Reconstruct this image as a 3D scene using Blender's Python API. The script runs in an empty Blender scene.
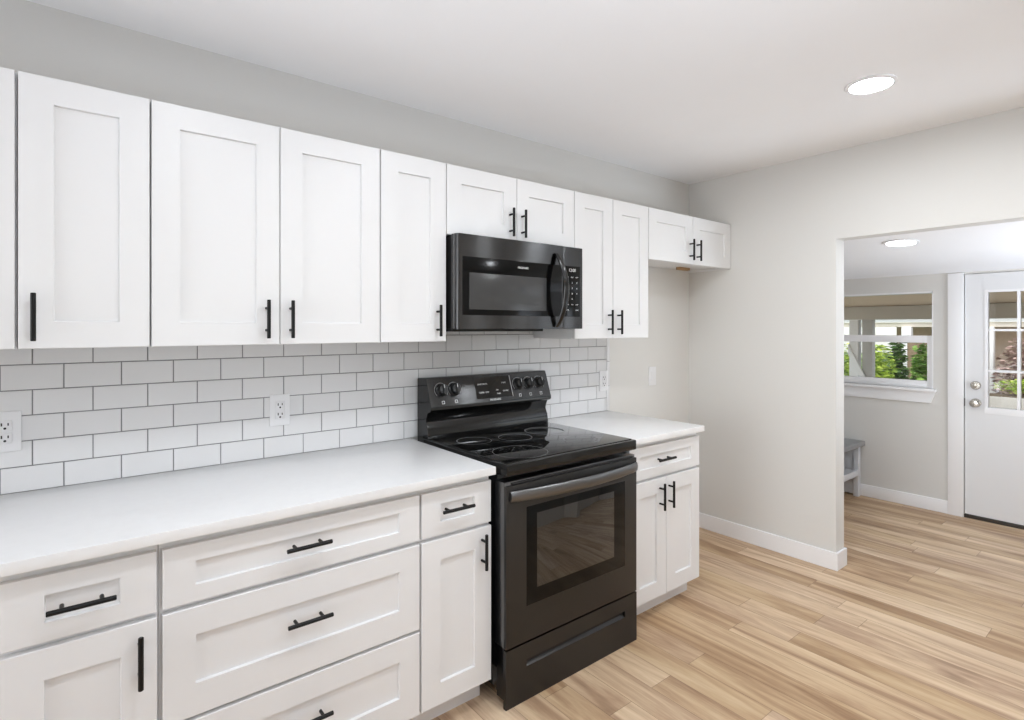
import bpy, bmesh, math, random
from mathutils import Vector, Matrix
C = bpy.context.scene
COL = C.collection
R = math.radians

# ---------------------------------------------------------------- camera, sky, sun, exposure
cam_d = bpy.data.cameras.new('camera')
cam = bpy.data.objects.new('camera', cam_d)
COL.objects.link(cam)
cam_d.sensor_width = 36.0
cam_d.lens = 549.786 / 1024 * 36.0
cam_d.shift_y = (327.446 - 360.0) / 1024
cam_d.clip_start = 0.02
cam.location = (0.1831, -2.3388, 1.4309)
cam.rotation_euler = (R(90), 0, 0.899255 - math.pi / 2)
C.camera = cam

world = bpy.data.worlds.new('sky')
C.world = world
world.use_nodes = True
wn = world.node_tree.nodes
wl = world.node_tree.links
sky = wn.new('ShaderNodeTexSky')
sky.sky_type = 'NISHITA'
sky.sun_disc = False
sky.sun_elevation = R(48)
sky.sun_rotation = R(250)
hs = wn.new('ShaderNodeHueSaturation')
hs.inputs['Saturation'].default_value = 0.35
wl.new(sky.outputs[0], hs.inputs['Color'])
wl.new(hs.outputs[0], wn['Background'].inputs[0])
SKY = 0.37
wn['Background'].inputs[1].default_value = SKY

sun_d = bpy.data.lights.new('sun', 'SUN')
sun_d.energy = 3.4
sun_d.angle = R(1.5)
sun_d.color = (1.0, 0.95, 0.88)
sun = bpy.data.objects.new('sun', sun_d)
COL.objects.link(sun)
sun.rotation_euler = Vector((0.35, -0.75, -1.0)).to_track_quat('-Z', 'Y').to_euler()

C.view_settings.view_transform = 'Standard'
C.view_settings.look = 'None'
C.view_settings.gamma = 1.0
C.view_settings.use_curve_mapping = False
C.view_settings.exposure = 0.08
LAMP = 135.0           # radiance of the recessed lamps' lenses
C.cycles.max_bounces = 12
C.cycles.diffuse_bounces = 8
C.cycles.glossy_bounces = 6
C.cycles.transmission_bounces = 8
C.cycles.caustics_reflective = False
C.cycles.caustics_refractive = False
C.cycles.sample_clamp_indirect = 6.0

def fill_light(name, loc, aim, w, h, power, col=(0.86, 0.96, 1.1), spread=100):
    """area light added out of view as fill, aimed into the room"""
    l = bpy.data.lights.new(name, 'AREA'); l.shape = 'RECTANGLE'; l.size = w; l.size_y = h; l.energy = power; l.color = col; l.spread = R(spread)
    o = bpy.data.objects.new(name, l); COL.objects.link(o); o.location = loc
    o.rotation_euler = Vector(aim).to_track_quat('-Z', 'Z').to_euler()
    return o
fill_light('fill_right', (0.9, -2.9, 1.2), (0, 1, 1.5), 1.8, 1.2, 11)  # added fill inside the room, tilted up to brighten the ceiling
fill_light('fill_near', (-1.9, -1.6, 0.9), (1, 0, 1.4), 1.9, 1.6, 15.5)  # second up-tilted fill, added at the near end for ceiling bounce
fill_light('fill_low', (-2.22, -1.55, 1.15), (1, 0.0, 0.06), 1.7, 1.7, 6.0, (0.90, 0.97, 1.06), 50)  # level fill from the near side, added to brighten the end wall
fill_light('fill_mudroom', (4.62, -3.15, 0.85), (0, 1, 1.05), 1.2, 0.9, 20.5, (0.86, 0.96, 1.1), 115)  # unseen fill added to lift the mudroom ceiling and walls

# ---------------------------------------------------------------- materials
def lin(c):
    return tuple((x / 12.92 if x <= 0.04045 else ((x + 0.055) / 1.055) ** 2.4) for x in c)
def srgb(r, g, b):
    return lin((r / 255, g / 255, b / 255)) + (1.0,)

ANISO = set()
def pmat(name, col, rough=0.5, metal=0.0, spec=0.5, bump=0.0, bscale=200.0, var=0.0, vscale=6.0, aniso=0.0, coat=0.0):
    m = bpy.data.materials.new(name)
    m.use_nodes = True
    nt = m.node_tree
    b = nt.nodes['Principled BSDF']
    b.inputs['Base Color'].default_value = col
    b.inputs['Roughness'].default_value = rough
    b.inputs['Metallic'].default_value = metal
    b.inputs['Specular IOR Level'].default_value = spec
    b.inputs['Anisotropic'].default_value = aniso
    b.inputs['Coat Weight'].default_value = coat
    tc = nt.nodes.new('ShaderNodeTexCoord')
    if aniso > 0:
        tg = nt.nodes.new('ShaderNodeTangent'); tg.direction_type = 'UV_MAP'; tg.uv_map = 'brush'
        nt.links.new(tg.outputs[0], b.inputs['Tangent']); ANISO.add(m.name)
    if var > 0:
        n = nt.nodes.new('ShaderNodeTexNoise')
        n.inputs['Scale'].default_value = vscale
        n.inputs['Detail'].default_value = 4
        nt.links.new(tc.outputs['Object'], n.inputs['Vector'])
        mx = nt.nodes.new('ShaderNodeMix')
        mx.data_type = 'RGBA'
        mx.inputs[6].default_value = tuple(c * (1 - var) for c in col[:3]) + (1,)
        mx.inputs[7].default_value = tuple(min(1, c * (1 + var)) for c in col[:3]) + (1,)
        nt.links.new(n.outputs['Fac'], mx.inputs[0])
        nt.links.new(mx.outputs[2], b.inputs['Base Color'])
    if bump > 0:
        n2 = nt.nodes.new('ShaderNodeTexNoise')
        n2.inputs['Scale'].default_value = bscale
        n2.inputs['Detail'].default_value = 3
        nt.links.new(tc.outputs['Object'], n2.inputs['Vector'])
        bp = nt.nodes.new('ShaderNodeBump')
        bp.inputs['Strength'].default_value = bump
        bp.inputs['Distance'].default_value = 0.002
        nt.links.new(n2.outputs['Fac'], bp.inputs['Height'])
        nt.links.new(bp.outputs['Normal'], b.inputs['Normal'])
    return m

M = {}
M['cab'] = pmat('white_cabinet_paint', (0.74, 0.74, 0.742, 1), 0.38, spec=0.4, var=0.01)
M['cab_in'] = pmat('cabinet_carcass', (0.62, 0.62, 0.63, 1), 0.5, var=0.01)
M['wall'] = pmat('greige_wall_paint', (0.665, 0.655, 0.63, 1), 0.75, spec=0.2, bump=0.12, bscale=160, var=0.02, vscale=1.5)
M['ceil'] = pmat('ceiling_paint', (0.89, 0.892, 0.90, 1), 0.9, spec=0.1, bump=0.1, bscale=120, var=0.01)
M['trim'] = pmat('white_trim_paint', (0.83, 0.83, 0.84, 1), 0.4, var=0.01)
M['door'] = pmat('white_door_paint', (0.74, 0.745, 0.755, 1), 0.4, var=0.01)
M['black'] = pmat('matte_black_metal', (0.006, 0.006, 0.006, 1), 0.38, metal=0.0, spec=0.25, var=0.1)
M['plate'] = pmat('white_plastic', (0.74, 0.74, 0.75, 1), 0.35, var=0.01)
M['slot'] = pmat('dark_slot', (0.008, 0.008, 0.008, 1), 0.6, var=0.1)
M['counter'] = pmat('white_quartz', (0.77, 0.77, 0.77, 1), 0.2, spec=0.5, var=0.025, vscale=35)
M['tile'] = pmat('glossy_white_tile', (0.68, 0.68, 0.685, 1), 0.16, spec=0.5, var=0.02, vscale=3, bump=0.03, bscale=14)
M['grout'] = pmat('grey_grout', (0.225, 0.225, 0.23, 1), 0.9, spec=0.1, var=0.08, vscale=60)
M['steel'] = pmat('black_stainless_steel', (0.066, 0.064, 0.063, 1), 0.34, metal=1.0, var=0.05, vscale=4, aniso=0.85)
M['steel2'] = pmat('brushed_black_stainless', (0.078, 0.078, 0.079, 1), 0.26, metal=1.0, var=0.04, vscale=4, aniso=1.0)
M['steel_lt'] = pmat('polished_grey_steel', (0.17, 0.17, 0.172, 1), 0.3, metal=1.0, var=0.04, aniso=0.6)
M['gloss'] = pmat('black_glass', (0.004, 0.004, 0.004, 1), 0.04, spec=0.55, var=0.1)
M['gloss_dim'] = pmat('black_window_border', (0.003, 0.003, 0.003, 1), 0.12, spec=0.18, var=0.1)
M['blackpl'] = pmat('black_plastic', (0.010, 0.010, 0.010, 1), 0.3, spec=0.4, var=0.1)
M['enamel'] = pmat('black_enamel', (0.006, 0.006, 0.006, 1), 0.12, spec=0.5, var=0.1)
M['mesh_glass'] = pmat('grey_oven_glass', (0.040, 0.040, 0.040, 1), 0.22, spec=0.5, var=0.05)
M['oven_glass'] = pmat('dark_oven_glass', (0.012, 0.011, 0.010, 1), 0.03, spec=0.9, var=0.1)
M['ink'] = pmat('white_print', (0.75, 0.75, 0.75, 1), 0.5, var=0.02)
M['ring'] = pmat('grey_burner_print', (0.17, 0.17, 0.17, 1), 0.3, var=0.05)
M['ring2'] = pmat('grey_dial_print', (0.30, 0.30, 0.30, 1), 0.5, var=0.03)
M['nickel'] = pmat('satin_nickel', (0.50, 0.47, 0.42, 1), 0.25, metal=1.0, var=0.04)
M['bronze'] = pmat('dark_bronze', (0.035, 0.028, 0.022, 1), 0.5, var=0.1)
M['bench_top'] = pmat('grey_bench_paint', (0.26, 0.265, 0.27, 1), 0.45, var=0.04)
M['bench'] = pmat('light_grey_bench_paint', (0.66, 0.67, 0.69, 1), 0.5, var=0.02)
M['rawwood'] = pmat('raw_wood', (0.36, 0.22, 0.10, 1), 0.7, var=0.2, vscale=40)
M['tan'] = pmat('tan_soffit_paint', (0.84, 0.68, 0.52, 1), 0.8, var=0.05)
M['beam'] = pmat('taupe_beam_paint', (0.56, 0.52, 0.46, 1), 0.8, var=0.06)
M['cream'] = pmat('cream_siding', (0.78, 0.70, 0.60, 1), 0.8, var=0.05)
M['brick'] = pmat('tan_brick', (0.62, 0.49, 0.41, 1), 0.9, var=0.15, vscale=14)
M['extwhite'] = pmat('exterior_white_paint', (0.80, 0.80, 0.80, 1), 0.6, var=0.03)
M['postgrey'] = pmat('grey_post_paint', (0.46, 0.45, 0.43, 1), 0.7, var=0.05)
M['roof'] = pmat('grey_shingles', (0.18, 0.17, 0.16, 1), 0.9, var=0.2, vscale=20)
M['bark'] = pmat('brown_bark', (0.10, 0.07, 0.045, 1), 0.9, var=0.3, vscale=30)
M['fence'] = pmat('weathered_wood', (0.20, 0.14, 0.09, 1), 0.9, var=0.3, vscale=12)
M['concrete'] = pmat('porch_concrete', (0.42, 0.40, 0.37, 1), 0.9, var=0.1, vscale=5, bump=0.2)
M['grass'] = pmat('lawn', (0.07, 0.12, 0.025, 1), 0.9, var=0.4, vscale=8)
def leafmat(name, a, b):
    m = pmat(name, a, 0.55, spec=0.25)
    nt = m.node_tree
    g = nt.nodes.new('ShaderNodeNewGeometry')
    mx = nt.nodes.new('ShaderNodeMix'); mx.data_type = 'RGBA'
    mx.inputs[6].default_value = a; mx.inputs[7].default_value = b
    nt.links.new(g.outputs['Random Per Island'], mx.inputs[0])
    nt.links.new(mx.outputs[2], nt.nodes['Principled BSDF'].inputs['Base Color'])
    return m
M['leaf_y'] = leafmat('yellow_green_leaves', (0.22, 0.36, 0.03, 1), (0.62, 0.72, 0.14, 1))
M['leaf_g'] = leafmat('green_leaves', (0.06, 0.16, 0.02, 1), (0.26, 0.42, 0.08, 1))
M['leaf_d'] = leafmat('dark_green_leaves', (0.03, 0.08, 0.015, 1), (0.13, 0.22, 0.05, 1))
M['leaf_r'] = leafmat('dusty_red_leaves', (0.22, 0.13, 0.11, 1), (0.50, 0.36, 0.32, 1))

def glassmat():
    m = bpy.data.materials.new('window_glass'); m.use_nodes = True
    nt = m.node_tree
    b = nt.nodes['Principled BSDF']
    nt.nodes.remove(b)
    out = [n for n in nt.nodes if n.type == 'OUTPUT_MATERIAL'][0]
    t = nt.nodes.new('ShaderNodeBsdfTransparent'); t.inputs[0].default_value = (0.96, 0.97, 0.96, 1)
    g = nt.nodes.new('ShaderNodeBsdfGlossy'); g.inputs['Roughness'].default_value = 0.0
    f = nt.nodes.new('ShaderNodeFresnel'); f.inputs[0].default_value = 1.45
    mx = nt.nodes.new('ShaderNodeMixShader')
    nt.links.new(f.outputs[0], mx.inputs[0]); nt.links.new(t.outputs[0], mx.inputs[1]); nt.links.new(g.outputs[0], mx.inputs[2])
    nt.links.new(mx.outputs[0], out.inputs[0])
    return m
M['glass'] = glassmat()

def lampmat(s):
    m = bpy.data.materials.new('lamp_lens'); m.use_nodes = True
    b = m.node_tree.nodes['Principled BSDF']
    b.inputs['Base Color'].default_value = (0.9, 0.9, 0.9, 1)
    b.inputs['Emission Color'].default_value = (0.95, 1.0, 1.05, 1)
    b.inputs['Emission Strength'].default_value = s
    return m
M['lamp'] = lampmat(LAMP)
M['lamp2'] = lampmat(LAMP * 0.15)

def floormat():
    m = bpy.data.materials.new('oak_plank_floor'); m.use_nodes = True
    nt = m.node_tree; N = nt.nodes; L = nt.links
    b = N['Principled BSDF']
    tc = N.new('ShaderNodeTexCoord')
    sp = N.new('ShaderNodeSeparateXYZ'); L.new(tc.outputs['Object'], sp.inputs[0])
    def mth(op, a, b_=None, c=None):
        n = N.new('ShaderNodeMath'); n.operation = op
        for i, v in enumerate((a, b_, c)):
            if v is None: continue
            if isinstance(v, (int, float)): n.inputs[i].default_value = v
            else: L.new(v, n.inputs[i])
        return n.outputs[0]
    W, LEN = 0.125, 1.22
    u = mth('DIVIDE', mth('ADD', sp.outputs[0], 10 * W - 2.60 % W), W)
    row = mth('FLOOR', u)
    wn1 = N.new('ShaderNodeTexWhiteNoise'); wn1.noise_dimensions = '1D'; L.new(row, wn1.inputs['W'])
    v = mth('ADD', mth('DIVIDE', sp.outputs[1], LEN), mth('MULTIPLY', wn1.outputs['Value'], 7.3))
    colm = mth('FLOOR', v)
    cmb = N.new('ShaderNodeCombineXYZ'); L.new(row, cmb.inputs[0]); L.new(colm, cmb.inputs[1])
    wn2 = N.new('ShaderNodeTexWhiteNoise'); wn2.noise_dimensions = '3D'; L.new(cmb.outputs[0], wn2.inputs['Vector'])
    pid = wn2.outputs['Value']
    # stretched grain coordinates, shifted for every plank
    g = N.new('ShaderNodeCombineXYZ')
    L.new(mth('ADD', mth('MULTIPLY', sp.outputs[0], 1.0), mth('MULTIPLY', pid, 31.0)), g.inputs[0])
    L.new(mth('ADD', mth('MULTIPLY', sp.outputs[1], 0.09), mth('MULTIPLY', pid, 17.0)), g.inputs[1])
    def noise(scale, detail, dist=0.0, rough=0.5):
        n = N.new('ShaderNodeTexNoise'); n.inputs['Scale'].default_value = scale; n.inputs['Detail'].default_value = detail
        n.inputs['Distortion'].default_value = dist; n.inputs['Roughness'].default_value = rough
        L.new(g.outputs[0], n.inputs['Vector']); return n.outputs['Fac']
    n1 = noise(9.5, 4, 1.6, 0.55); n2 = noise(110, 4, 0.3, 0.6); n3 = noise(5, 2, 0.8)
    cr = N.new('ShaderNodeValToRGB')
    L.new(mth('ADD', mth('MULTIPLY', n1, 0.56), mth('ADD', mth('MULTIPLY', n3, 0.31), mth('MULTIPLY', n2, 0.13))), cr.inputs[0])
    e = cr.color_ramp.elements
    e[0].position = 0.28; e[0].color = srgb(120, 92, 68)
    e[1].position = 0.70; e[1].color = srgb(224, 202, 170)
    e2 = cr.color_ramp.elements.new(0.43); e2.color = srgb(168, 138, 110)
    e3 = cr.color_ramp.elements.new(0.54); e3.color = srgb(199, 172, 140)
    # plank to plank tone
    hsv = N.new('ShaderNodeHueSaturation'); L.new(cr.outputs[0], hsv.inputs['Color'])
    L.new(mth('ADD', 0.86, mth('MULTIPLY', pid, 0.24)), hsv.inputs['Value'])
    L.new(mth('ADD', 1.10, mth('MULTIPLY', pid, -0.2)), hsv.inputs['Saturation'])
    # seams
    fu = mth('FRACT', u); fv = mth('FRACT', v)
    du = mth('MULTIPLY', mth('MINIMUM', fu, mth('SUBTRACT', 1.0, fu)), W)
    dv = mth('MULTIPLY', mth('MINIMUM', fv, mth('SUBTRACT', 1.0, fv)), LEN)
    seam = mth('LESS_THAN', mth('MINIMUM', du, dv), 0.0011)
    mx = N.new('ShaderNodeMix'); mx.data_type = 'RGBA'
    L.new(mth('MULTIPLY', seam, 0.65), mx.inputs[0]); L.new(hsv.outputs[0], mx.inputs[6]); mx.inputs[7].default_value = srgb(96, 70, 50)
    L.new(mx.outputs[2], b.inputs['Base Color'])
    b.inputs['Roughness'].default_value = 0.42
    b.inputs['Specular IOR Level'].default_value = 0.35
    bp = N.new('ShaderNodeBump'); bp.inputs['Strength'].default_value = 0.08; bp.inputs['Distance'].default_value = 0.002
    L.new(mth('SUBTRACT', n2, mth('MULTIPLY', seam, 1.5)), bp.inputs['Height']); L.new(bp.outputs[0], b.inputs['Normal'])
    return m
M['floor'] = floormat()

# ---------------------------------------------------------------- mesh helpers
class MB:
    def __init__(s): s.bm = bmesh.new()
    def box(s, x0, x1, y0, y1, z0, z1, bev=0.0, seg=2):
        if x0 > x1: x0, x1 = x1, x0
        if y0 > y1: y0, y1 = y1, y0
        if z0 > z1: z0, z1 = z1, z0
        t = bmesh.new()
        bmesh.ops.create_cube(t, size=1.0)
        for v in t.verts:
            v.co = Vector(((x0 + x1) / 2 + v.co.x * (x1 - x0), (y0 + y1) / 2 + v.co.y * (y1 - y0), (z0 + z1) / 2 + v.co.z * (z1 - z0)))
        if bev > 0:
            bmesh.ops.bevel(t, geom=list(t.edges), offset=bev, segments=seg, profile=0.6, affect='EDGES')
        s.merge(t); return s
    def merge(s, t, mat=None):
        me = bpy.data.meshes.new('tmp'); t.to_mesh(me); t.free()
        if mat is not None: me.transform(mat)
        s.bm.from_mesh(me); bpy.data.meshes.remove(me)
    def cyl(s, a, b, r, r2=None, seg=20, bev=0.0):
        a = Vector(a); b = Vector(b); d = b - a
        t = bmesh.new()
        bmesh.ops.create_cone(t, cap_ends=True, segments=seg, radius1=r, radius2=r if r2 is None else r2, depth=d.length)
        if bev > 0:
            ed = [e for e in t.edges if len(e.link_faces) == 2 and e.calc_face_angle(0) > 1.0]
            bmesh.ops.bevel(t, geom=ed, offset=bev, segments=2, affect='EDGES')
        s.merge(t, Matrix.Translation((a + b) / 2) @ d.to_track_quat('Z', 'Y').to_matrix().to_4x4()); return s
    def lathe(s, prof, axis_o, axis_d, seg=32):
        """prof: list of (radius, distance along the axis)"""
        t = bmesh.new(); rings = []
        for r, h in prof:
            if r < 1e-6: rings.append([t.verts.new((0, 0, h))])
            else: rings.append([t.verts.new((r * math.cos(2 * math.pi * k / seg), r * math.sin(2 * math.pi * k / seg), h)) for k in range(seg)])
        for A, B in zip(rings, rings[1:]):
            for k in range(seg):
                k2 = (k + 1) % seg
                a = [A[0]] if len(A) == 1 else [A[k], A[k2]]
                b = [B[0]] if len(B) == 1 else [B[k2], B[k]]
                if len(a) + len(b) >= 3: t.faces.new(a + b)
        bmesh.ops.recalc_face_normals(t, faces=list(t.faces))
        s.merge(t, Matrix.Translation(Vector(axis_o)) @ Vector(axis_d).to_track_quat('Z', 'Y').to_matrix().to_4x4()); return s
    def prism(s, poly, x0, x1, axis='X', bev=0.0):
        """extrude a polygon. axis X: poly is (y,z); Y: (x,z); Z: (x,y)"""
        t = bmesh.new()
        def P(p, q):
            return (q, p[0], p[1]) if axis == 'X' else ((p[0], q, p[1]) if axis == 'Y' else (p[0], p[1], q))
        a = [t.verts.new(P(p, x0)) for p in poly]; b = [t.verts.new(P(p, x1)) for p in poly]
        n = len(poly)
        t.faces.new(a); t.faces.new(b[::-1])
        for i in range(n): t.faces.new((a[i], a[(i + 1) % n], b[(i + 1) % n], b[i]))
        bmesh.ops.recalc_face_normals(t, faces=list(t.faces))
        if bev > 0: bmesh.ops.bevel(t, geom=list(t.edges), offset=bev, segments=2, affect='EDGES')
        s.merge(t); return s
    def loft(s, rings, closed=True, caps=True):
        t = bmesh.new(); vs = [[t.verts.new(p) for p in r] for r in rings]; n = len(rings[0])
        for A, B in zip(vs, vs[1:]):
            for i in range(n if closed else n - 1):
                t.faces.new((A[i], A[(i + 1) % n], B[(i + 1) % n], B[i]))
        if caps: t.faces.new(vs[0]); t.faces.new(vs[-1][::-1])
        bmesh.ops.recalc_face_normals(t, faces=list(t.faces)); s.merge(t); return s
    def build(s, name, mat, parent=None, smooth=True, loc=None):
        me = bpy.data.meshes.new(name)
        s.bm.to_mesh(me); s.bm.free()
        me.materials.append(mat)
        if mat.name in ANISO:      # brushing direction: the highlight runs up and down
            uv = me.uv_layers.new(name='brush')
            for lp in me.loops:
                c_ = me.vertices[lp.vertex_index].co; uv.data[lp.index].uv = (c_.z, c_.x + 0.31 * c_.y)
        if smooth:
            me.polygons.foreach_set('use_smooth', [True] * len(me.polygons))
            me.set_sharp_from_angle(angle=R(32))
        o = bpy.data.objects.new(name, me); COL.objects.link(o)
        if parent is not None: o.parent = parent
        if loc: o.location = loc
        return o

def tag(o, label, cat, group=None):
    o['label'] = label; o['category'] = cat
    if group: o['group'] = group
    return o
def thing(name, loc, label, cat, group=None):
    o = bpy.data.objects.new(name, None); o.empty_display_size = 0.1; COL.objects.link(o); o.location = loc
    return tag(o, label, cat, group)
def struct(name, mb, mat, parent=None, smooth=True):
    o = mb.build(name, mat, parent, smooth)
    if parent is None: o['kind'] = 'structure'
    return o

def wall_mb(a0, a1, z0, z1, t0, t1, holes, axis):
    """a wall running along X ('X': thickness in y) or Y with rectangular holes (a0,a1,z0,z1): one welded mesh"""
    mb = MB()
    As = sorted({a0, a1} | {h[0] for h in holes} | {h[1] for h in holes}); Zs = sorted({z0, z1} | {h[2] for h in holes} | {h[3] for h in holes})
    def solid(i, j):
        if i < 0 or j < 0 or i >= len(As) - 1 or j >= len(Zs) - 1: return False
        ca = (As[i] + As[i + 1]) / 2; cz = (Zs[j] + Zs[j + 1]) / 2
        return not any(h[0] < ca < h[1] and h[2] < cz < h[3] for h in holes)
    def P(a, t, z): return (a, t, z) if axis == 'X' else (t, a, z)
    bm = mb.bm
    def quad(*ps): bm.faces.new([bm.verts.new(p) for p in ps])
    for i in range(len(As) - 1):
        for j in range(len(Zs) - 1):
            if not solid(i, j): continue
            A, B, Z, Y = As[i], As[i + 1], Zs[j], Zs[j + 1]
            for t in (t0, t1): quad(P(A, t, Z), P(B, t, Z), P(B, t, Y), P(A, t, Y))
            if not solid(i - 1, j): quad(P(A, t0, Z), P(A, t1, Z), P(A, t1, Y), P(A, t0, Y))
            if not solid(i + 1, j): quad(P(B, t0, Z), P(B, t1, Z), P(B, t1, Y), P(B, t0, Y))
            if not solid(i, j - 1): quad(P(A, t0, Z), P(B, t0, Z), P(B, t1, Z), P(A, t1, Z))
            if not solid(i, j + 1): quad(P(A, t0, Y), P(B, t0, Y), P(B, t1, Y), P(A, t1, Y))
    bmesh.ops.remove_doubles(bm, verts=list(bm.verts), dist=1e-5)
    bmesh.ops.recalc_face_normals(bm, faces=list(bm.faces))
    return mb

def text_mesh(body, size, extrude=0.0002, align='CENTER'):
    cu = bpy.data.curves.new('t', 'FONT'); cu.body = body; cu.size = size; cu.extrude = extrude
    cu.align_x = align; cu.align_y = 'CENTER'; cu.resolution_u = 3
    o = bpy.data.objects.new('t', cu); COL.objects.link(o)
    bpy.context.view_layer.update()
    me = bpy.data.meshes.new_from_object(o.evaluated_get(bpy.context.evaluated_depsgraph_get()))
    bpy.data.objects.remove(o); bpy.data.curves.remove(cu)
    return me
def frame_mat(o, xdir, updir):
    x = Vector(xdir).normalized(); u = Vector(updir).normalized(); n = x.cross(u)
    m = Matrix((x, u, n)).transposed().to_4x4(); m.translation = Vector(o); return m
def add_text(mb, body, size, o, xdir=(1, 0, 0), up=(0, 0, 1), bold=0.0):
    me = text_mesh(body, size); me.transform(frame_mat(o, xdir, up)); mb.bm.from_mesh(me); bpy.data.meshes.remove(me)

# ---------------------------------------------------------------- dimensions
XB = 3.695; XB2 = 3.81      # kitchen end wall: two faces
XF = 5.44; XF2 = 5.56       # mudroom far wall
YO = -0.99                  # left jamb of the opening
HC = 2.475                  # ceiling
HH = 1.953                  # header of the opening
XN = -2.3; YR_ = -3.35       # near wall, right wall
YO2 = -2.75                 # right jamb of the opening
ZC = 0.909                  # worktop height

# ---------------------------------------------------------------- room shell
struct('floor', MB().box(XN - .12, XF2, YR_ - .12, 0.14, -0.06, 0.0), M['floor'])
struct('ceiling', MB().box(XN - .12, XB2, YR_ - .12, 0.14, HC, HC + 0.1), M['ceil'])
struct('wall_left', wall_mb(XN - .12, XF2, 0, HC, 0.0, 0.12, [], 'X'), M['wall'])
struct('wall_back', wall_mb(YR_, 0.0, 0, HC, XB, XB2, [(YO2, YO, 0.0, HH)], 'Y'), M['wall'])
# two unseen walls behind the camera, with openings added to let light in
struct('wall_right', wall_mb(XN - .12, XB2, 0, HC, YR_ - .12, YR_, [(0.0, 1.8, 0.95, 2.15)], 'X'), M['wall'])
struct('wall_near', wall_mb(YR_, 0.0, 0, HC, XN - .12, XN, [(-2.55, -0.65, 0.1, 2.1)], 'Y'), M['wall'])
# mudroom
MUD_R = -3.3
struct('wall_far', wall_mb(MUD_R, 0.0, 0, 2.3, XF, XF2, [(-1.021, -0.12, 0.95, 1.714), (-2.02, -1.212, 0.0, 1.835)], 'Y'), M['wall'])
struct('wall_side', wall_mb(XB2, XF2, 0, 2.3, MUD_R - .12, MUD_R, [(4.02, 5.22, 0.85, 1.75)], 'X'), M['wall'])
sl = 0.098
struct('ceiling', MB().prism([(XB2 - .001, 1.848 + sl * (XF - XB2)), (XF2, 1.848 - sl * 0.12), (XF2, 1.848 + 0.1), (XB2 - .001, 2.3)], MUD_R - .12, 0.0, axis='Y'), M['ceil'])

def baseboard(name, pts, h=0.104, t=0.013):
    mb = MB()
    for (x0, x1, y0, y1) in pts: mb.box(x0, x1, y0, y1, 0, h, 0.0025)
    return struct(name, mb, M['trim'])
struct('baseboard_back', MB().prism([(XB, 0.0), (XB, YO), (XB2, YO), (XB2, 0.0), (XB2 + .013, 0.0), (XB2 + .013, YO - .013), (XB - .013, YO - .013), (XB - .013, 0.0)], 0, 0.104, axis='Z', bev=.002), M['trim'])
baseboard('baseboard_far', [(XF - .013, XF, -1.118, 0.0)], h=0.098)
baseboard('baseboard_left', [(2.83, XB - .013, -.013, 0.0)])

# ---------------------------------------------------------------- window of the mudroom
w = MB()
for yy in (-1.021, -0.127):
    w.box(XF - 0.002, XF2, yy, yy + 0.007, 0.95, 1.714)
w.box(XF - 0.002, XF2, -1.021, -0.12, 1.702, 1.714)
w.box(XF + 0.03, XF2, -1.021, -0.12, 0.95, 0.965)
win = struct('window_1', w, M['trim'])
s = MB()
ys0, ys1 = -1.019, -0.122
s.box(XF + 0.012, XF + 0.045, ys0, ys0 + 0.040, 0.95, 1.366, 0.002); s.box(XF + 0.012, XF + 0.045, ys1 - 0.040, ys1, 0.95, 1.366, 0.002)
s.box(XF + 0.012, XF + 0.045, ys0 + .04, ys1 - .04, 1.309, 1.366, 0.002); s.box(XF + 0.012, XF + 0.045, ys0 + .04, ys1 - .04, 0.95, 1.008, 0.002)
s.build('lower_sash', M['trim'], win)
MB().box(XF + 0.026, XF + 0.030, ys0 + .039, ys1 - .039, 1.007, 1.310).build('lower_pane', M['glass'], win, smooth=False)
MB().box(XF + 0.070, XF + 0.074, -1.015, -0.126, 1.34, 1.703).build('upper_pane', M['glass'], win, smooth=False)
MB().box(XF - 0.045, XF + 0.03, -1.045, -0.09, 0.928, 0.95, 0.004).build('window_stool', M['trim'], win)
ap = MB()
t = [(-1.04, 0.929), (-0.095, 0.929), (-0.125, 0.838), (-1.008, 0.838)]
ap.prism(t, XF - 0.018, XF, axis='X', bev=0.0015)
ap.build('window_apron', M['trim'], win)

# ---------------------------------------------------------------- entry door
d = MB()
d.box(XF - 0.018, XF, -1.212, -1.117, 0, 1.842, 0.002); d.box(XF - 0.018, XF, -2.115, -2.02, 0, 1.842, 0.002)
struct('trim_1', d, M['trim'])
DX0, DX1 = XF + 0.004, XF + 0.044
DY0, DY1 = -2.012, -1.2165
holes = []
cols = [(-1.519 + .008, -1.346 - .0), (-1.519 - .190 + .008, -1.519 - .008), (-1.519 - .38, -1.709 - .008)]
ycol = [(-1.511, -1.350), (-1.693, -1.527), (-1.870, -1.709)]
zrow = [(0.842, 1.104), (1.120, 1.404), (1.420, 1.690)]
dm = wall_mb(DY0, DY1, 0.028, 1.831, DX0, DX1, [(-1.885, -1.335, 0.827, 1.705)], 'Y')
door = struct('door_1', dm, M['door'])
lf = wall_mb(-1.905, -1.332, 0.797, 1.708, DX0 - 0.004, DX0 + 0.006, [(a, b, z0, z1) for a, b in ycol for z0, z1 in zrow], 'Y')
lf2 = wall_mb(-1.884, -1.336, 0.828, 1.704, DX0 + 0.006, DX1 + 0.008, [(a, b, z0, z1) for a, b in ycol for z0, z1 in zrow], 'Y')
me = bpy.data.meshes.new('t'); lf2.bm.to_mesh(me); lf.bm.from_mesh(me)
lf.build('lite_frame', M['trim'], door)
for a, b in ycol:
    for z0, z1 in zrow:
        MB().box(DX0 + .018, DX0 + .022, a - .001, b + .001, z0 - .001, z1 + .001).build('pane', M['glass'], door, smooth=False)
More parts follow.
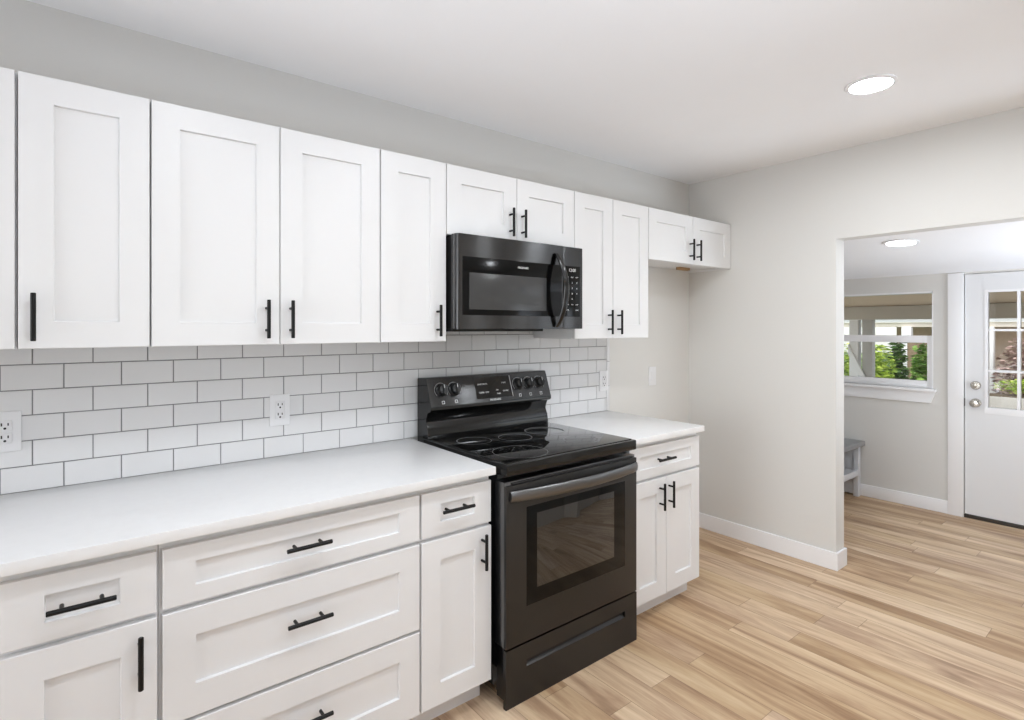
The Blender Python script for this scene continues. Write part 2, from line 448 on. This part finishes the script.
MB().lathe([(0.0, 0.0), (0.033, 0.0), (0.033, 0.008), (0.027, 0.016), (0.012, 0.018), (0.011, 0.030), (0.020, 0.036), (0.028, 0.046), (0.029, 0.056), (0.024, 0.066), (0.0, 0.069)], (DX0, -1.281, 0.868), (-1, 0, 0)).build('door_knob', M['nickel'], door)
MB().lathe([(0.0, 0.0), (0.031, 0.0), (0.031, 0.010), (0.026, 0.018), (0.0, 0.019)], (DX0, -1.281, 0.999), (-1, 0, 0)).box(DX0 - .034, DX0 - .017, -1.287, -1.275, 0.982, 1.016, .003).build('deadbolt', M['nickel'], door)
MB().box(DX0 - .002, DX0 + .03, DY1 - .001, DY1 + .004, 0.838, 0.898).build('strike_plate', M['bronze'], door)
struct('trim_2', MB().box(XF - .004, XF2 + .02, -2.02, -1.212, 0.0, 0.022, 0.003), M['bronze'])

# ---------------------------------------------------------------- shaker fronts and pulls
def shaker(mb, x0, x1, z0, z1, yf, th=0.02, st=0.075, rt=None, rb=None, rec=0.010):
    """five piece front facing -y: frame at yf, centre panel set back"""
    rt = st if rt is None else rt; rb = st if rb is None else rb
    c = 0.0015
    def rect(a, b, cc, dd, y): return [Vector((a, y, cc)), Vector((b, y, cc)), Vector((b, y, dd)), Vector((a, y, dd))]
    rings = [rect(x0, x1, z0, z1, yf + th), rect(x0, x1, z0, z1, yf + c), rect(x0 + c, x1 - c, z0 + c, z1 - c, yf),
             rect(x0 + st, x1 - st, z0 + rb, z1 - rt, yf), rect(x0 + st + .0015, x1 - st - .0015, z0 + rb + .0015, z1 - rt - .0015, yf + rec)]
    t = bmesh.new(); vs = [[t.verts.new(p) for p in r] for r in rings]
    for A, B in zip(vs, vs[1:]):
        for i in range(4): t.faces.new((A[i], A[(i + 1) % 4], B[(i + 1) % 4], B[i]))
    t.faces.new(vs[0][::-1]); t.faces.new(vs[-1])
    bmesh.ops.recalc_face_normals(t, faces=list(t.faces)); mb.merge(t)

PULL = {}
def pull(parent, x, z, yf, vertical, length=0.132):
    """black bar pull standing off the front at yf, centred at x,z"""
    key = (vertical, round(length, 3))
    if key not in PULL:
        mb = MB(); h = length / 2; r = 0.0062; so = 0.032; q = 0.038
        a, b = ((0, -so, -h), (0, -so, h)) if vertical else ((-h, -so, 0), (h, -so, 0))
        mb.cyl(a, b, r, seg=16, bev=0.001)
        for s_ in (-q, q):
            p = (0, 0, s_) if vertical else (s_, 0, 0)
            mb.cyl(p, (p[0], -so, p[2]), 0.0048, seg=12)
        o = mb.build('handle', M['black'], parent); PULL[key] = o.data
    else:
        o = bpy.data.objects.new('handle', PULL[key]); COL.objects.link(o); o.parent = parent
    o.location = (x, yf + 0.0002, z)
    return o

YU = -0.327      # face of the upper doors
ZU0, ZU1 = 1.371, 2.133
def upper(x0, x1, z0, doors, label, group, underside=False):
    """doors: (x0, x1, pull x, side) in world x"""
    base = (x0, 0.0, z0)
    root = thing('upper_cabinet', base, label, 'cabinet', group)
    W, H = x1 - x0, ZU1 - z0
    body = MB()
    yb, yf = -0.002, YU + 0.0215
    t = 0.016
    body.box(0.0008, t, yf, yb, 0, H); body.box(W - t, W - .0008, yf, yb, 0, H)
    body.box(t, W - t, yf, yb, H - t, H); body.box(t, W - t, yf + 0.0, yb, 0.014, 0.014 + t); body.box(t, W - t, yb - .006, yb, .03, H - t)
    # face frame
    body.box(t, 0.038, yf, yf + .019, 0.0, H - t); body.box(W - .038, W - t, yf, yf + .019, 0.0, H - t)
    body.box(.038, W - .038, yf, yf + .019, 0.0, .038); body.box(.038, W - .038, yf, yf + .019, H - .05, H - t)
    body.build('body', M['cab'], root)
    for (a, b, px) in doors:
        dd = MB(); shaker(dd, a - x0, b - x0, 0.001, H - 0.001, YU, th=0.0205)
        do = dd.build('door', M['cab'], root)
        pull(do, px - x0, 0.0885, YU, True)
    return root
G = 0.0016
UG = 'white shaker wall cabinets'
upper(-0.41, 0.0585, ZU0, [(-0.41 + G, 0.0545, -0.36)], 'white upper cabinet only partly in view, cut off by the picture edge', UG)
upper(0.0595, 0.3655, ZU0, [(0.0610, 0.3620, 0.094)], 'single-door white upper cabinet above the outlet nearest the camera, pull at its hinge-free lower corner', UG)
upper(0.3655, 1.1225, ZU0, [(0.3675, 0.7435, 0.70), (0.7465, 1.1195, 0.78)], 'widest full-height white upper cabinet, its two pulls meeting in the middle', UG)
upper(1.1225, 1.4250, ZU0, [(1.1245, 1.4230, 1.379)], 'narrowest single-door white upper cabinet, touching the hinge side of the microwave', UG)
upper(1.4250, 2.1920, 1.829, [(1.4270, 1.8100, 1.769), (1.8130, 2.1900, 1.841)], 'short two-door white upper cabinet directly above the microwave', UG)
upper(2.1920, 2.7970, ZU0, [(2.1940, 2.4865, 2.45), (2.4895, 2.7955, 2.527)], 'full-height two-door white upper cabinet beside the microwave keypad', UG)
ur = upper(2.7980, 3.6935, 1.829, [(2.8000, 3.2445, 3.211), (3.2475, 3.6915, 3.288)], 'short two-door white upper cabinet in the corner above the bare wall', UG)
MB().box(0.60, 0.72, -0.125, -0.095, -0.004, 0.016, .002).build('wood_block', M['rawwood'], ur)['label'] = 'small raw brown wood block'

YB = -0.66
ZB0, ZB1 = 0.096, 0.879
def base(x0, x1, fronts, label, kick=True):
    """fronts: ('drawer'|'door', xa, xb, za, zb, pull x, pull z)"""
    root = thing('base_cabinet', (x0, 0, 0), label, 'cabinet', 'white shaker base cabinets')
    W = x1 - x0; yf = YB + .0215; t = 0.018
    b = MB()
    b.box(0.0006, t, yf, -.003, ZB0 - .004, ZB1); b.box(W - t, W - .0006, yf, -.003, ZB0 - .004, ZB1)
    b.box(t, W - t, yf, -.003, ZB0 - .004, ZB0 + t); b.box(t, W - t, -.012, -.003, ZB0 + t, ZB1)
    b.box(t, W - t, yf, yf + .019, ZB0 + t, ZB1)
    b.build('body', M['cab'], root)
    MB().box(0.004, W - .004, -.585, -.567, 0, ZB0 - .003).build('toe_kick', M['cab'], root)
    for f in fronts:
        kind, xa, xb, za, zb, px, pz = f
        mb = MB()
        if kind == 'drawer':
            big = zb - za > 0.2
            shaker(mb, xa - x0, xb - x0, za, zb, YB, st=0.076, rt=0.074 if big else 0.046, rb=0.086 if big else 0.045)
            o = mb.build('drawer', M['cab'], root); pull(o, px - x0, pz, YB, False)
        else:
            shaker(mb, xa - x0, xb - x0, za, zb, YB, st=0.075, rt=0.074, rb=0.077)
            o = mb.build('door', M['cab'], root); pull(o, px - x0, pz, YB, True)
    return root
ZD0, ZD1, ZT0, ZT1 = 0.697, 0.853, 0.098, 0.683
base(0.048, 0.353, [('drawer', 0.051, 0.3475, ZD0, ZD1, 0.1965, 0.774), ('door', 0.051, 0.3485, ZT0, ZT1, 0.3115, 0.592)],
     'white base cabinet nearest the camera, one drawer over a door')
base(0.353, 1.1165, [('drawer', 0.3605, 1.1115, ZD0, ZD1, 0.729, 0.782), ('drawer', 0.3605, 1.1115, 0.392, ZT1, 0.732, 0.559), ('drawer', 0.3605, 1.1115, ZT0, 0.381, 0.732, 0.260)],
     'wide white base cabinet with three stacked drawers')
base(1.1165, 1.4200, [('drawer', 1.1195, 1.4165, ZD0, ZD1, 1.254, 0.785), ('door', 1.1195, 1.4175, ZT0, ZT1, 1.373, 0.599)],
     'narrow white base cabinet between the wide drawers and the range, drawer over one door')
base(2.2200, 2.8000, [('drawer', 2.2230, 2.7970, ZD0, ZD1, 2.477, 0.780), ('door', 2.2230, 2.5065, ZT0, ZT1, 2.453, 0.596), ('door', 2.5095, 2.7970, ZT0, ZT1, 2.527, 0.596)],
     'white base cabinet with one drawer over two doors, beside the range')

def slab(x0, x1, label):
    o = MB().box(x0, x1, -0.688, -0.001, ZC - 0.03, ZC, 0.0025).build('countertop', M['counter'])
    return tag(o, label, 'countertop', 'white quartz countertops')
slab(-0.55, 1.4190, 'long white quartz countertop over the drawer cabinets')
slab(2.2150, 2.8030, 'short white quartz countertop over the two-door base cabinet')

# ---------------------------------------------------------------- tile backsplash
PX, PZ = 0.15441, 0.0807
K0 = -4
XT1 = 2.795
ZTL, MA, MZ = 1.3702, 1.4260, 2.1910         # under the cabinets; the higher stretch behind the microwave
ZTH = 1.4130
gx0 = K0 * PX
bs = MB().prism([(gx0, ZC + .0002), (2.823, ZC + .0002), (2.823, ZTL), (MZ, ZTL), (MZ, ZTH), (MA, ZTH), (MA, ZTL), (gx0, ZTL)], -0.0055, -0.0006, axis='Y').build('tile_backsplash', M['grout'], None, smooth=False)
tag(bs, 'white subway tile backsplash with grey grout between counter and upper cabinets', 'backsplash')
tm = MB(); gr = 0.0015
def rc(a, b, c_, d_, y): return [Vector((a, y, c_)), Vector((b, y, c_)), Vector((b, y, d_)), Vector((a, y, d_))]
for r in range(7):
    off = 0.0 if r % 2 == 0 else -PX / 2 - 0.001
    k = K0
    while True:
        xa = k * PX + off + gr; xb = (k + 1) * PX + off - gr; k += 1
        xa = max(xa, gx0 + gr)
        if xa > XT1 - .012: break
        if xb < gx0 + .01: continue
        xb = min(xb, XT1 - gr)
        za, zb = ZC + r * PZ + gr, ZC + (r + 1) * PZ - gr
        if r == 6:
            xa, xb, zb = max(xa, MA + gr), min(xb, MZ - gr), ZTH
            if xb - xa < .01: continue
        elif r == 5 and (xa <= MA or xb >= MZ):
            for ca, cb in ((xa, MA), (MZ, xb)):       # a tile cut round the corner of a cabinet
                if xa < ca < xb or xa < cb < xb:
                    ia, ib = (MA, xb) if xa < cb < xb and cb == MA else (xa, MZ)
                    tm.loft([rc(ia, ib, ZTL - .0004, zb, -.004), rc(ia, ib, ZTL - .0004, zb, -.0080), rc(ia, ib - .001, ZTL - .0004, zb - .001, -.0088)])
                    break
            zb = ZTL
        bq = 0.0022        # softly cushioned edge
        tm.loft([rc(xa, xb, za, zb, -.004), rc(xa, xb, za, zb, -.0072), rc(xa + .0008, xb - .0008, za + .0008, zb - .0008, -.0084), rc(xa + bq, xb - bq, za + bq, zb - bq, -.0088)])
tm.build('tiles', M['tile'], bs, smooth=False)
em = MB()
for r in range(3): em.box(XT1 + gr, 2.822, -.0095, -.004, ZC + r * .154 + gr, ZC + (r + 1) * .154 - .0005, .002)
em.build('edge_trim', M['tile'], bs)

# ---------------------------------------------------------------- outlets and switch
def outlet(x, z, y, label, kind='outlet'):
    root = thing('outlet' if kind == 'outlet' else 'light_switch', (x, y, z), label, 'outlet' if kind == 'outlet' else 'switch', 'wall outlets' if kind == 'outlet' else None)
    pl = MB().box(-.0385, .0385, -.006, 0.0, -.0625, .0625, .0025).build('plate', M['plate'], root)
    if kind == 'outlet':
        for s_ in (-1, 1):
            zc = s_ * .0195
            so = MB().box(-.017, .017, -.0085, -.005, zc - .0165, zc + .0165, .003).build('socket', M['plate'], root)
            MB().box(-.0096, -.0060, -.0092, -.007, zc - .001, zc + .0088).build('slot', M['slot'], so)
            MB().box(.0060, .0092, -.0092, -.007, zc + .0, zc + .0082).build('slot', M['slot'], so)
            MB().cyl((0, -.0092, zc - .0085), (0, -.007, zc - .0085), .0036, seg=12).build('ground_hole', M['slot'], so)
        for z_ in (-.0495, .0495): MB().cyl((0, -.0070, z_), (0, -.0055, z_), .0028, seg=10).build('screw', M['plate'], pl)
    else:
        MB().box(-.017, .017, -.0085, -.005, -.034, .034, .002).build('rocker', M['plate'], root)
    return root
outlet(0.012, 1.105, -0.0087, 'white duplex outlet on the tiles nearest the camera, cut off by the picture edge')
outlet(0.832, 1.097, -0.0087, 'white duplex outlet on the tiles above the wide drawer cabinet')
outlet(2.762, 1.098, -0.0096, 'white duplex outlet at the end of the tiles next to the bare wall')
outlet(3.26, 1.100, 0.0, 'white rocker plate on the bare painted wall near the corner', 'switch')

# ---------------------------------------------------------------- microwave
def microwave():
    X0, X1 = 1.434, 2.180; Z0, Z1 = 1.422, 1.8285; YF = -0.397
    root = thing('microwave', (X0, 0, Z0), 'black stainless over-the-range microwave hung below the short cabinet', 'microwave')
    W, H = X1 - X0, Z1 - Z0
    MB().box(0.004, W - .004, -.352, -.012, 0.002, H - .002, .003).build('body', M['blackpl'], root)
    MB().box(0.012, W - .22, -.345, -.05, -.009, .003).build('bottom_vent', M['slot'], root)
    xd = 0.607   # door / panel split
    # door: rounded front edge with a polished strip on the hinge side
    prof = [(0.0, -.352), (0.0, YF + .016), (.003, YF + .007), (.010, YF + .001), (.018, YF), (xd, YF), (xd, -.352)]
    dr = MB().prism([(x_, y_) for x_, y_ in prof], 0.002, H - .001, axis='Z').build('door', M['steel2'], root)
    MB().box(-.0006, .004, YF + .020, YF + .034, .004, H - .003, .0015).build('edge_strip', M['steel_lt'], dr)
    MB().box(0.026, xd - .006, YF - .0012, YF + .01, 0.062, .311, .001).build('door_glass', M['gloss_dim'], dr)
    MB().box(0.060, 0.500, YF - .0018, YF + .009, 0.086, .243, .0008).build('viewing_window', M['mesh_glass'], dr)
    hm = MB(); rings = []; n = 28
    for i in range(n + 1):
        t_ = i / n; zz = 0.010 + t_ * (H - .042 - .010)
        bow = math.sin(math.pi * t_) ** 0.8
        yy = YF - 0.006 - 0.050 * bow; xx = xd - .045 + .018 * bow
        wx, wy = .013 + .004 * bow, .009
        rings.append([Vector((xx + wx * math.cos(a), yy + wy * math.sin(a), zz)) for a in [2 * math.pi * k / 16 for k in range(16)]])
    hm.loft(rings); hm.build('handle', M['enamel'], dr)
    lg = MB(); add_text(lg, 'FRIGIDAIRE', 0.0125, (0.357, YF - .0016, .281)); lg.build('logo', M['ink'], dr)
    pn = MB().box(xd + .0012, W, YF, -.352, 0.002, H - .001, .005, 3).build('control_panel', M['steel2'], root)
    MB().box(xd + .004, W - .020, YF - .0012, YF + .01, 0.062, .311, .001).build('keypad', M['gloss_dim'], pn)
    yk = YF - .0016
    k = MB(); add_text(k, '12:00', 0.022, (xd + .064, yk, .290)); k.build('clock', M['ink'], pn)
    rows = [('POP', 'MELT', 'SOFT'), ('1', '2', '3'), ('4', '5', '6'), ('7', '8', '9'), ('', '0', ''), ('TIME', 'FAN', 'LAMP'), ('STOP', '', 'START')]
    for i, rw in enumerate(rows):
        for j, tx in enumerate(rw):
            if tx:
                k = MB(); add_text(k, tx, 0.012 if len(tx) == 1 else 0.0075, (xd + .032 + .032 * j, yk, .256 - .027 * i)); k.build('key_label', M['ink'], pn)
microwave()

# ---------------------------------------------------------------- range
def kitchen_range():
    X0, X1 = 1.4435, 2.2005; W = X1 - X0; YF = -.722
    root = thing('electric_range', (X0, 0, 0), 'black stainless electric range with smooth glass cooktop between the white base cabinets', 'range')
    MB().box(0.006, W - .004, -.655, -.022, 0.045, .868, .003).build('body', M['enamel'], root)
    for x_ in (0.06, W - .06):
        for y_ in (-.60, -.10): MB().cyl((x_, y_, 0), (x_, y_, .047), .018, seg=14).build('foot', M['blackpl'], root)
    # cooktop: front rim and glass
    ct = MB().box(.009, W + .010, -.712, -.030, .868, .913, .007, 3).build('cooktop', M['enamel'], root)
    MB().box(.020, W - .002, -.692, -.150, .910, .9165, .0015).build('glass_top', M['gloss'], ct)
    def ring(cx, cy, r):
        q = MB(); seg = 64
        pts = []
        for rr, zz in ((r, .9166), (r, .91685), (r - .0022, .91685), (r - .0022, .9166)):
            pts.append([Vector((cx + rr * math.cos(2 * math.pi * k / seg), cy + rr * math.sin(2 * math.pi * k / seg), zz)) for k in range(seg)])
        q.loft(pts + [pts[0]], caps=False)
        q.build('burner_ring', M['ring'], ct)
    for cx, cy, r in ((.185, -.575, .116), (.160, -.275, .080), (.355, -.330, .080), (.560, -.560, .082), (.575, -.290, .100)): ring(cx, cy, r)
    # oven door
    zd0, zd1 = .226, .848
    od = MB().box(-.003, W - .003, YF + .012, -.652, zd0, zd1, .003).build('oven_door', M['steel_lt'], root)
    MB().box(-.004, W - .003, YF, YF + .014, zd0, zd1 - .012, .003).build('door_skin', M['steel'], od)
    MB().box(.096, .672, YF - .0010, YF + .006, .362, .742, .001).build('window_surround', M['gloss_dim'], od)
    MB().box(.148, .598, YF - .0016, YF + .004, .420, .710, .0008).build('oven_window', M['oven_glass'], od)
    MB().box(.028, W - .028, YF + .002, YF + .012, zd1 - .010, zd1 - .004).build('door_vent', M['slot'], od)
    hm = MB(); n = 30; rings = []
    for i in range(n + 1):
        t_ = i / n; xx = .012 + t_ * (W - .024)
        bow = math.sin(math.pi * t_) ** .75
        yy = YF - .006 - .040 * bow; zz = .797
        hh, ww = .0205 + .002 * bow, .0085
        rings.append([Vector((xx, yy + ww * math.cos(a), zz + hh * math.sin(a))) for a in [2 * math.pi * k / 20 for k in range(20)]])
    hm.loft(rings); hm.build('oven_handle', M['steel_lt'], od)
    # storage drawer with a cut grip
    g0, g1, gz0, gz1 = .096, W - .084, .130, .158
    q = wall_mb(-.004, W - .003, .001, .220, YF, YF + .016, [(g0, g1, gz0, gz1)], 'X')
    q.box(0.006, W - .006, YF + .016, -.652, .022, .218)
    dw = q.build('storage_drawer', M['steel'], root)
    MB().prism([(YF + .0005, gz0 - .001), (YF + .0155, gz0 - .001), (YF + .0155, gz0 + .012)], g0 + .001, g1 - .001, axis='X').build('grip', M['steel'], dw)
    MB().box(g0 + .002, g1 - .002, YF + .0125, YF + .0158, gz0 + .010, gz1 - .001).build('grip_recess', M['slot'], dw)
    # backguard
    prof = [(-.018, .868), (-.018, 1.186), (-.024, 1.192), (-.088, 1.196), (-.096, 1.192), (-.142, 1.062), (-.143, 1.050), (-.136, 1.042), (-.112, 1.034), (-.100, 1.008), (-.098, .990), (-.112, .962), (-.118, .932), (-.118, .912), (-.100, .868)]
    MB().prism(prof, 0.012, W - .002, axis='X').build('backguard', M['enamel'], root)
    upv = Vector((0, .046, .130)).normalized(); nrm = Vector((1, 0, 0)).cross(upv)
    O = Vector((0, -.142, 1.062)); SL = math.hypot(.046, .130)
    def at(x, s_, e=0.0): return O + Vector((x, 0, 0)) + upv * s_ + nrm * e
    def plate(mb, xa, xb, sa, sb, th=.001, e0=-.0005):
        t = bmesh.new(); bmesh.ops.create_cube(t, size=1)
        for v in t.verts: v.co = Vector(((xa + xb) / 2 + v.co.x * (xb - xa), (sa + sb) / 2 + v.co.y * (sb - sa), (e0 + th) / 2 + v.co.z * (th - e0)))
        mb.merge(t, frame_mat(O, (1, 0, 0), upv)); return mb
    panel = plate(MB(), .013, W - .003, 0.002, SL - .002, .0012).build('control_panel', M['steel2'], root)
    plate(MB(), .272, .494, .020, SL - .010, .0020).build('display', M['gloss'], panel)
    for (tx, x_, s_, sz) in (('BAKE', .304, .092, .011), ('BROIL', .336, .092, .011), ('CLEAN', .307, .050, .010), ('KEEP', .341, .050, .010), ('OFF', .404, .057, .009), ('TIMER', .410, .038, .009), ('START', .452, .092, .010), ('CLOCK', .457, .050, .010)):
        k = MB(); add_text(k, tx, sz, at(x_, s_, .0023), (1, 0, 0), upv); k.build('key_label', M['ink'], panel)
    plate(MB(), .4965, .4985, .018, SL - .010, .0018).build('display_edge', M['ink'], panel)
    lg = MB(); add_text(lg, 'FRIGIDAIRE', .0135, at(.383, .010, .0016), (1, 0, 0), upv); lg.build('logo', M['ink'], panel)
    fm = frame_mat(O, (1, 0, 0), upv)
    for x_ in (.082, .154, .545, .616, .688):
        kb = MB(); kb.lathe([(0.0, .001), (.0305, .001), (.0305, .006), (.0255, .009), (.024, .026), (.021, .029), (0.0, .029)], at(x_, .078), nrm, seg=28)
        t = bmesh.new(); bmesh.ops.create_cube(t, size=1)
        for v in t.verts: v.co = Vector((v.co.x * .011, v.co.y * .050, .026 + v.co.z * .018))
        bmesh.ops.bevel(t, geom=list(t.edges), offset=.003, segments=2, affect='EDGES')
        kb.merge(t, frame_mat(at(x_, .078), (1, 0, 0), upv))
        kb.build('knob', M['blackpl'], panel)
        t = bmesh.new(); bmesh.ops.create_cube(t, size=1)
        for v in t.verts: v.co = Vector((v.co.x * .0022, v.co.y * .018 + .012, .0352 + v.co.z * .0012))
        kp = MB(); kp.merge(t, frame_mat(at(x_, .078), (1, 0, 0), upv)); kp.build('knob_pointer', M['ink'], panel)
        # printed dial arc around the knob, burner pictogram beneath it
        arc = []
        for j in range(33):
            a = R(-130 + 260 * j / 32); wv = .0011 + .0006 * (j % 4 == 0)
            rr = .0355
            arc.append([at(x_ + math.sin(a) * (rr + e1), .078 + math.cos(a) * (rr + e1), e2) for e1, e2 in ((-wv, .0011), (wv, .0011), (wv, .0016), (-wv, .0016))])
        MB().loft(arc).build('dial_print', M['ring2'], panel)
        sq = []
        for e1, e2 in ((.0072, .0010), (.0072, .0017), (.0056, .0017), (.0056, .0010)):
            sq.append([at(x_ + p * e1, .020 + q_ * e1, e2) for p, q_ in ((-1, -1), (1, -1), (1, 1), (-1, 1))])
        MB().loft(sq + [sq[0]], caps=False).build('burner_icon', M['ink'], panel)
kitchen_range()

# ---------------------------------------------------------------- recessed lights
def can(x, y, z, label, mat='lamp', tilt=0.0, r=.078):
    root = thing('recessed_light', (x, y, z), label, 'light', 'recessed ceiling lights')
    root.rotation_euler = (0, tilt, 0)
    MB().lathe([(r, -.001), (r + .018, -.001), (r + .019, -.004), (r + .016, -.007), (r + .002, -.009), (r, -.006)], (0, 0, 0), (0, 0, 1), 48).build('trim_ring', M['trim'], root)
    MB().lathe([(0, -.0045), (r - .003, -.0045), (r, -.004), (r, -.001), (0, -.001)], (0, 0, 0), (0, 0, 1), 48).build('lens', M[mat], root)
for x, y, lb in ((2.855, -1.45, 'lit recessed light in the kitchen ceiling near the end wall'),
                 (1.60, -1.41, 'recessed ceiling light just above the top edge of the picture'),
                 (0.60, -1.42, 'recessed ceiling light above the camera'),
                 (2.855, -2.55, 'unseen recessed light added beside the opening to brighten the end wall'),  # this lamp and the next: unseen second row, added for brightness
                 (1.735, -2.55, 'unseen recessed light added behind the camera, end wall side')):
    can(x, y, HC, lb)
can(4.24, -1.156, 1.848 + sl * (XF - 4.24), 'lit recessed light in the lower ceiling beyond the opening', 'lamp2', math.atan(sl))

# ---------------------------------------------------------------- bench in the mudroom
def bench():
    x0, x1 = 4.15, 5.405; yf = -.525
    root = thing('bench', (x0, 0, 0), 'grey-topped painted bench with open cubbies beyond the opening, under the window', 'bench')
    W = x1 - x0
    MB().box(-.02, W + .02, yf - .030, -.003, .430, .470, .008, 3).build('bench_top', M['bench_top'], root)['label'] = 'grey painted bench top'
    for x_ in (0.0, W - .045):
        MB().box(x_, x_ + .045, yf, yf + .04, 0, .430, .002).build('leg', M['bench'], root)
    for x_ in (0.0, W - .045):
        MB().box(x_ + .003, x_ + .042, -.05, -.01, 0, .430, .002).build('leg', M['bench'], root)
    MB().box(.045, W - .045, yf + .002, -.012, .205, .222).box(.045, W - .045, yf, yf + .022, .178, .228, .002).build('shelf', M['bench'], root)
    MB().box(.03, W - .03, -.009, -.004, .0, .430).build('back_panel', M['bench'], root)
    for x_ in (W - .028, .010): MB().box(x_, x_ + .014, yf + .04, -.05, .02, .430).build('side_panel', M['bench'], root)
bench()

# ---------------------------------------------------------------- outside
tag(MB().box(XF2 + .001, 7.6, -4.2, 2.4, -.22, -.07).build('porch_slab', M['concrete']), 'concrete porch floor outside the entry door', 'porch')['kind'] = 'structure'
gr_ = MB().box(XF2, 40, -20, 20, -.42, -.22).build('lawn', M['grass']); gr_['kind'] = 'structure'
po = thing('porch_roof', (XF2, 0, 0), 'sloping tan porch soffit with taupe beam seen through the window', 'porch roof')
MB().prism([(0.001, 1.88), (1.75, 1.655), (1.75, 1.72), (0.001, 1.95)], -4.2, 2.4, axis='Y').build('soffit', M['tan'], po)
MB().box(1.62, 1.75, -4.2, 2.4, 1.520, 1.665).build('beam', M['beam'], po)
def post(x, y, wd, z1, mat, label, group=None):
    o = MB().box(x - wd / 2, x + wd / 2, y - wd / 2, y + wd / 2, -.22, z1, .004).box(x - wd * .65, x + wd * .65, y - wd * .65, y + wd * .65, -.22, -.06, .004).build('porch_post', M[mat])
    return tag(o, label, 'post', group)
post(7.23, 0.026, 0.10, 1.52, 'postgrey', 'grey porch post seen through the window')
random.seed(7)
def shrub(x, y, z0, rx, ry, rz, mat, n, label, cat='shrub', leaf=.06, trunk=0.0, name='shrub', group=None):
    root = thing(name, (x, y, z0), label, cat, group)
    mb = MB(); bm = mb.bm
    for i in range(n):
        while True:
            p = Vector((random.uniform(-1, 1), random.uniform(-1, 1), random.uniform(-.75, 1)))
            if 0.35 < p.length < 1 + .18 * math.sin(5 * p.x + 3 * p.y) * math.cos(4 * p.z): break
        c = Vector((p.x * rx, p.y * ry, trunk + rz * (p.z + .75) / 1.75))
        q = Matrix.Rotation(random.uniform(0, 6.28), 3, 'Z') @ Matrix.Rotation(random.uniform(-.9, .9), 3, 'X')
        s_ = leaf * random.uniform(.6, 1.3)
        bm.faces.new([bm.verts.new(c + q @ Vector(v) * s_) for v in ((-.5, 0, 0), (0, -.28, .05), (.55, 0, 0), (0, .28, .05))])
    mb.build('foliage', M[mat], root, smooth=False)
    st = MB()
    st.cyl((0, 0, 0), (0, 0, trunk + rz * .6), .03 + trunk * .03, .012, seg=8)
    for k in range(5):
        a = k * 1.26
        st.cyl((0, 0, trunk + rz * .1), (rx * .55 * math.cos(a), ry * .55 * math.sin(a), trunk + rz * .62), .014, .006, seg=6)
    st.build('stem', M['bark'], root)
    return root
wp = MB().box(7.17, 7.27, 0.112, 0.205, -.07, 1.515, .004)
tag(wp.build('porch_post', M['extwhite']), 'white porch post beside the grey porch post', 'post')
tag(MB().prism([(0.205, 1.12), (0.205, 1.24), (-.012, .78), (-.012, .66)], 7.135, 7.169, axis='X', bev=.003).build('brace', M['extwhite']), 'slanting white board across the two porch posts', 'board')
dv = MB().box(7.6, 40, -12, 0.30, -.42, -.205).build('driveway', M['concrete']); dv['kind'] = 'structure'

cp = thing('neighbour_house', (12.0, 0, -.22), 'cream neighbouring house with white eave across the yard', 'house')
MB().box(-.05, .05, -9, 6, 1.745, 1.83, .004).build('fascia', M['extwhite'], cp)
MB().box(0.0, 4.5, -9, 6, 1.66, 1.74).build('eave', M['cream'], cp)
MB().prism([(-.1, 1.83), (5.0, 2.55), (5.0, 2.65), (-.1, 1.90)], -9, 6, axis='Y').build('roof', M['roof'], cp)
MB().box(1.2, 1.4, -9, 1.53, 0.0, 1.66).build('wall', M['brick'], cp)
MB().box(-.06, .06, 0.935, 1.08, 0, 1.66, .004).build('porch_post', M['extwhite'], cp)
MB().box(-.06, .06, -.20, -.10, 0, 1.66, .004).build('porch_post', M['extwhite'], cp)
fn = thing('fence', (11.55, 0, -.42), 'brown wooden fence behind the dark shrub', 'fence')
MB().box(0, .03, .02, .86, .05, 1.66, .003).build('boards', M['fence'], fn)
for y_ in (.0, .80): MB().box(.03, .11, y_, y_ + .09, 0, 1.70, .004).build('post', M['fence'], fn)
shrub(9.4, 0.64, -.42, .34, .22, 1.60, 'leaf_y', 2600, 'bright yellow-green shrub beside the grey porch post', leaf=.10)
shrub(10.12, 0.60, -.42, .20, .13, 1.72, 'leaf_d', 1800, 'dark green shrub just before the white house post', leaf=.10)
shrub(10.85, 0.47, -.42, .26, .17, 1.66, 'leaf_g', 1700, 'leafy green shrub in front of the brown fence', leaf=.10)
shrub(9.9, 1.32, -.42, .4, .30, 1.60, 'leaf_y', 2200, 'yellow-green shrub behind the white porch post', leaf=.10)
pb = thing('planter', (10.75, -.95, -.205), 'low grey concrete planter across the driveway behind the door panes', 'planter')
MB().box(-.02, .52, -.72, .70, 0, .62, .01).build('curb', M['concrete'], pb)
MB().box(.04, .46, -.66, .64, .61, .632).build('soil', M['bark'], pb)
shrub(11.0, -.95, .428, .20, .58, .22, 'leaf_y', 1300, 'low yellow-green bush in the concrete planter', leaf=.06, trunk=.04)
shrub(11.75, -.60, -.21, .22, .38, 1.46, 'leaf_r', 1900, 'dusty red shrub in front of the neighbouring house', leaf=.09)
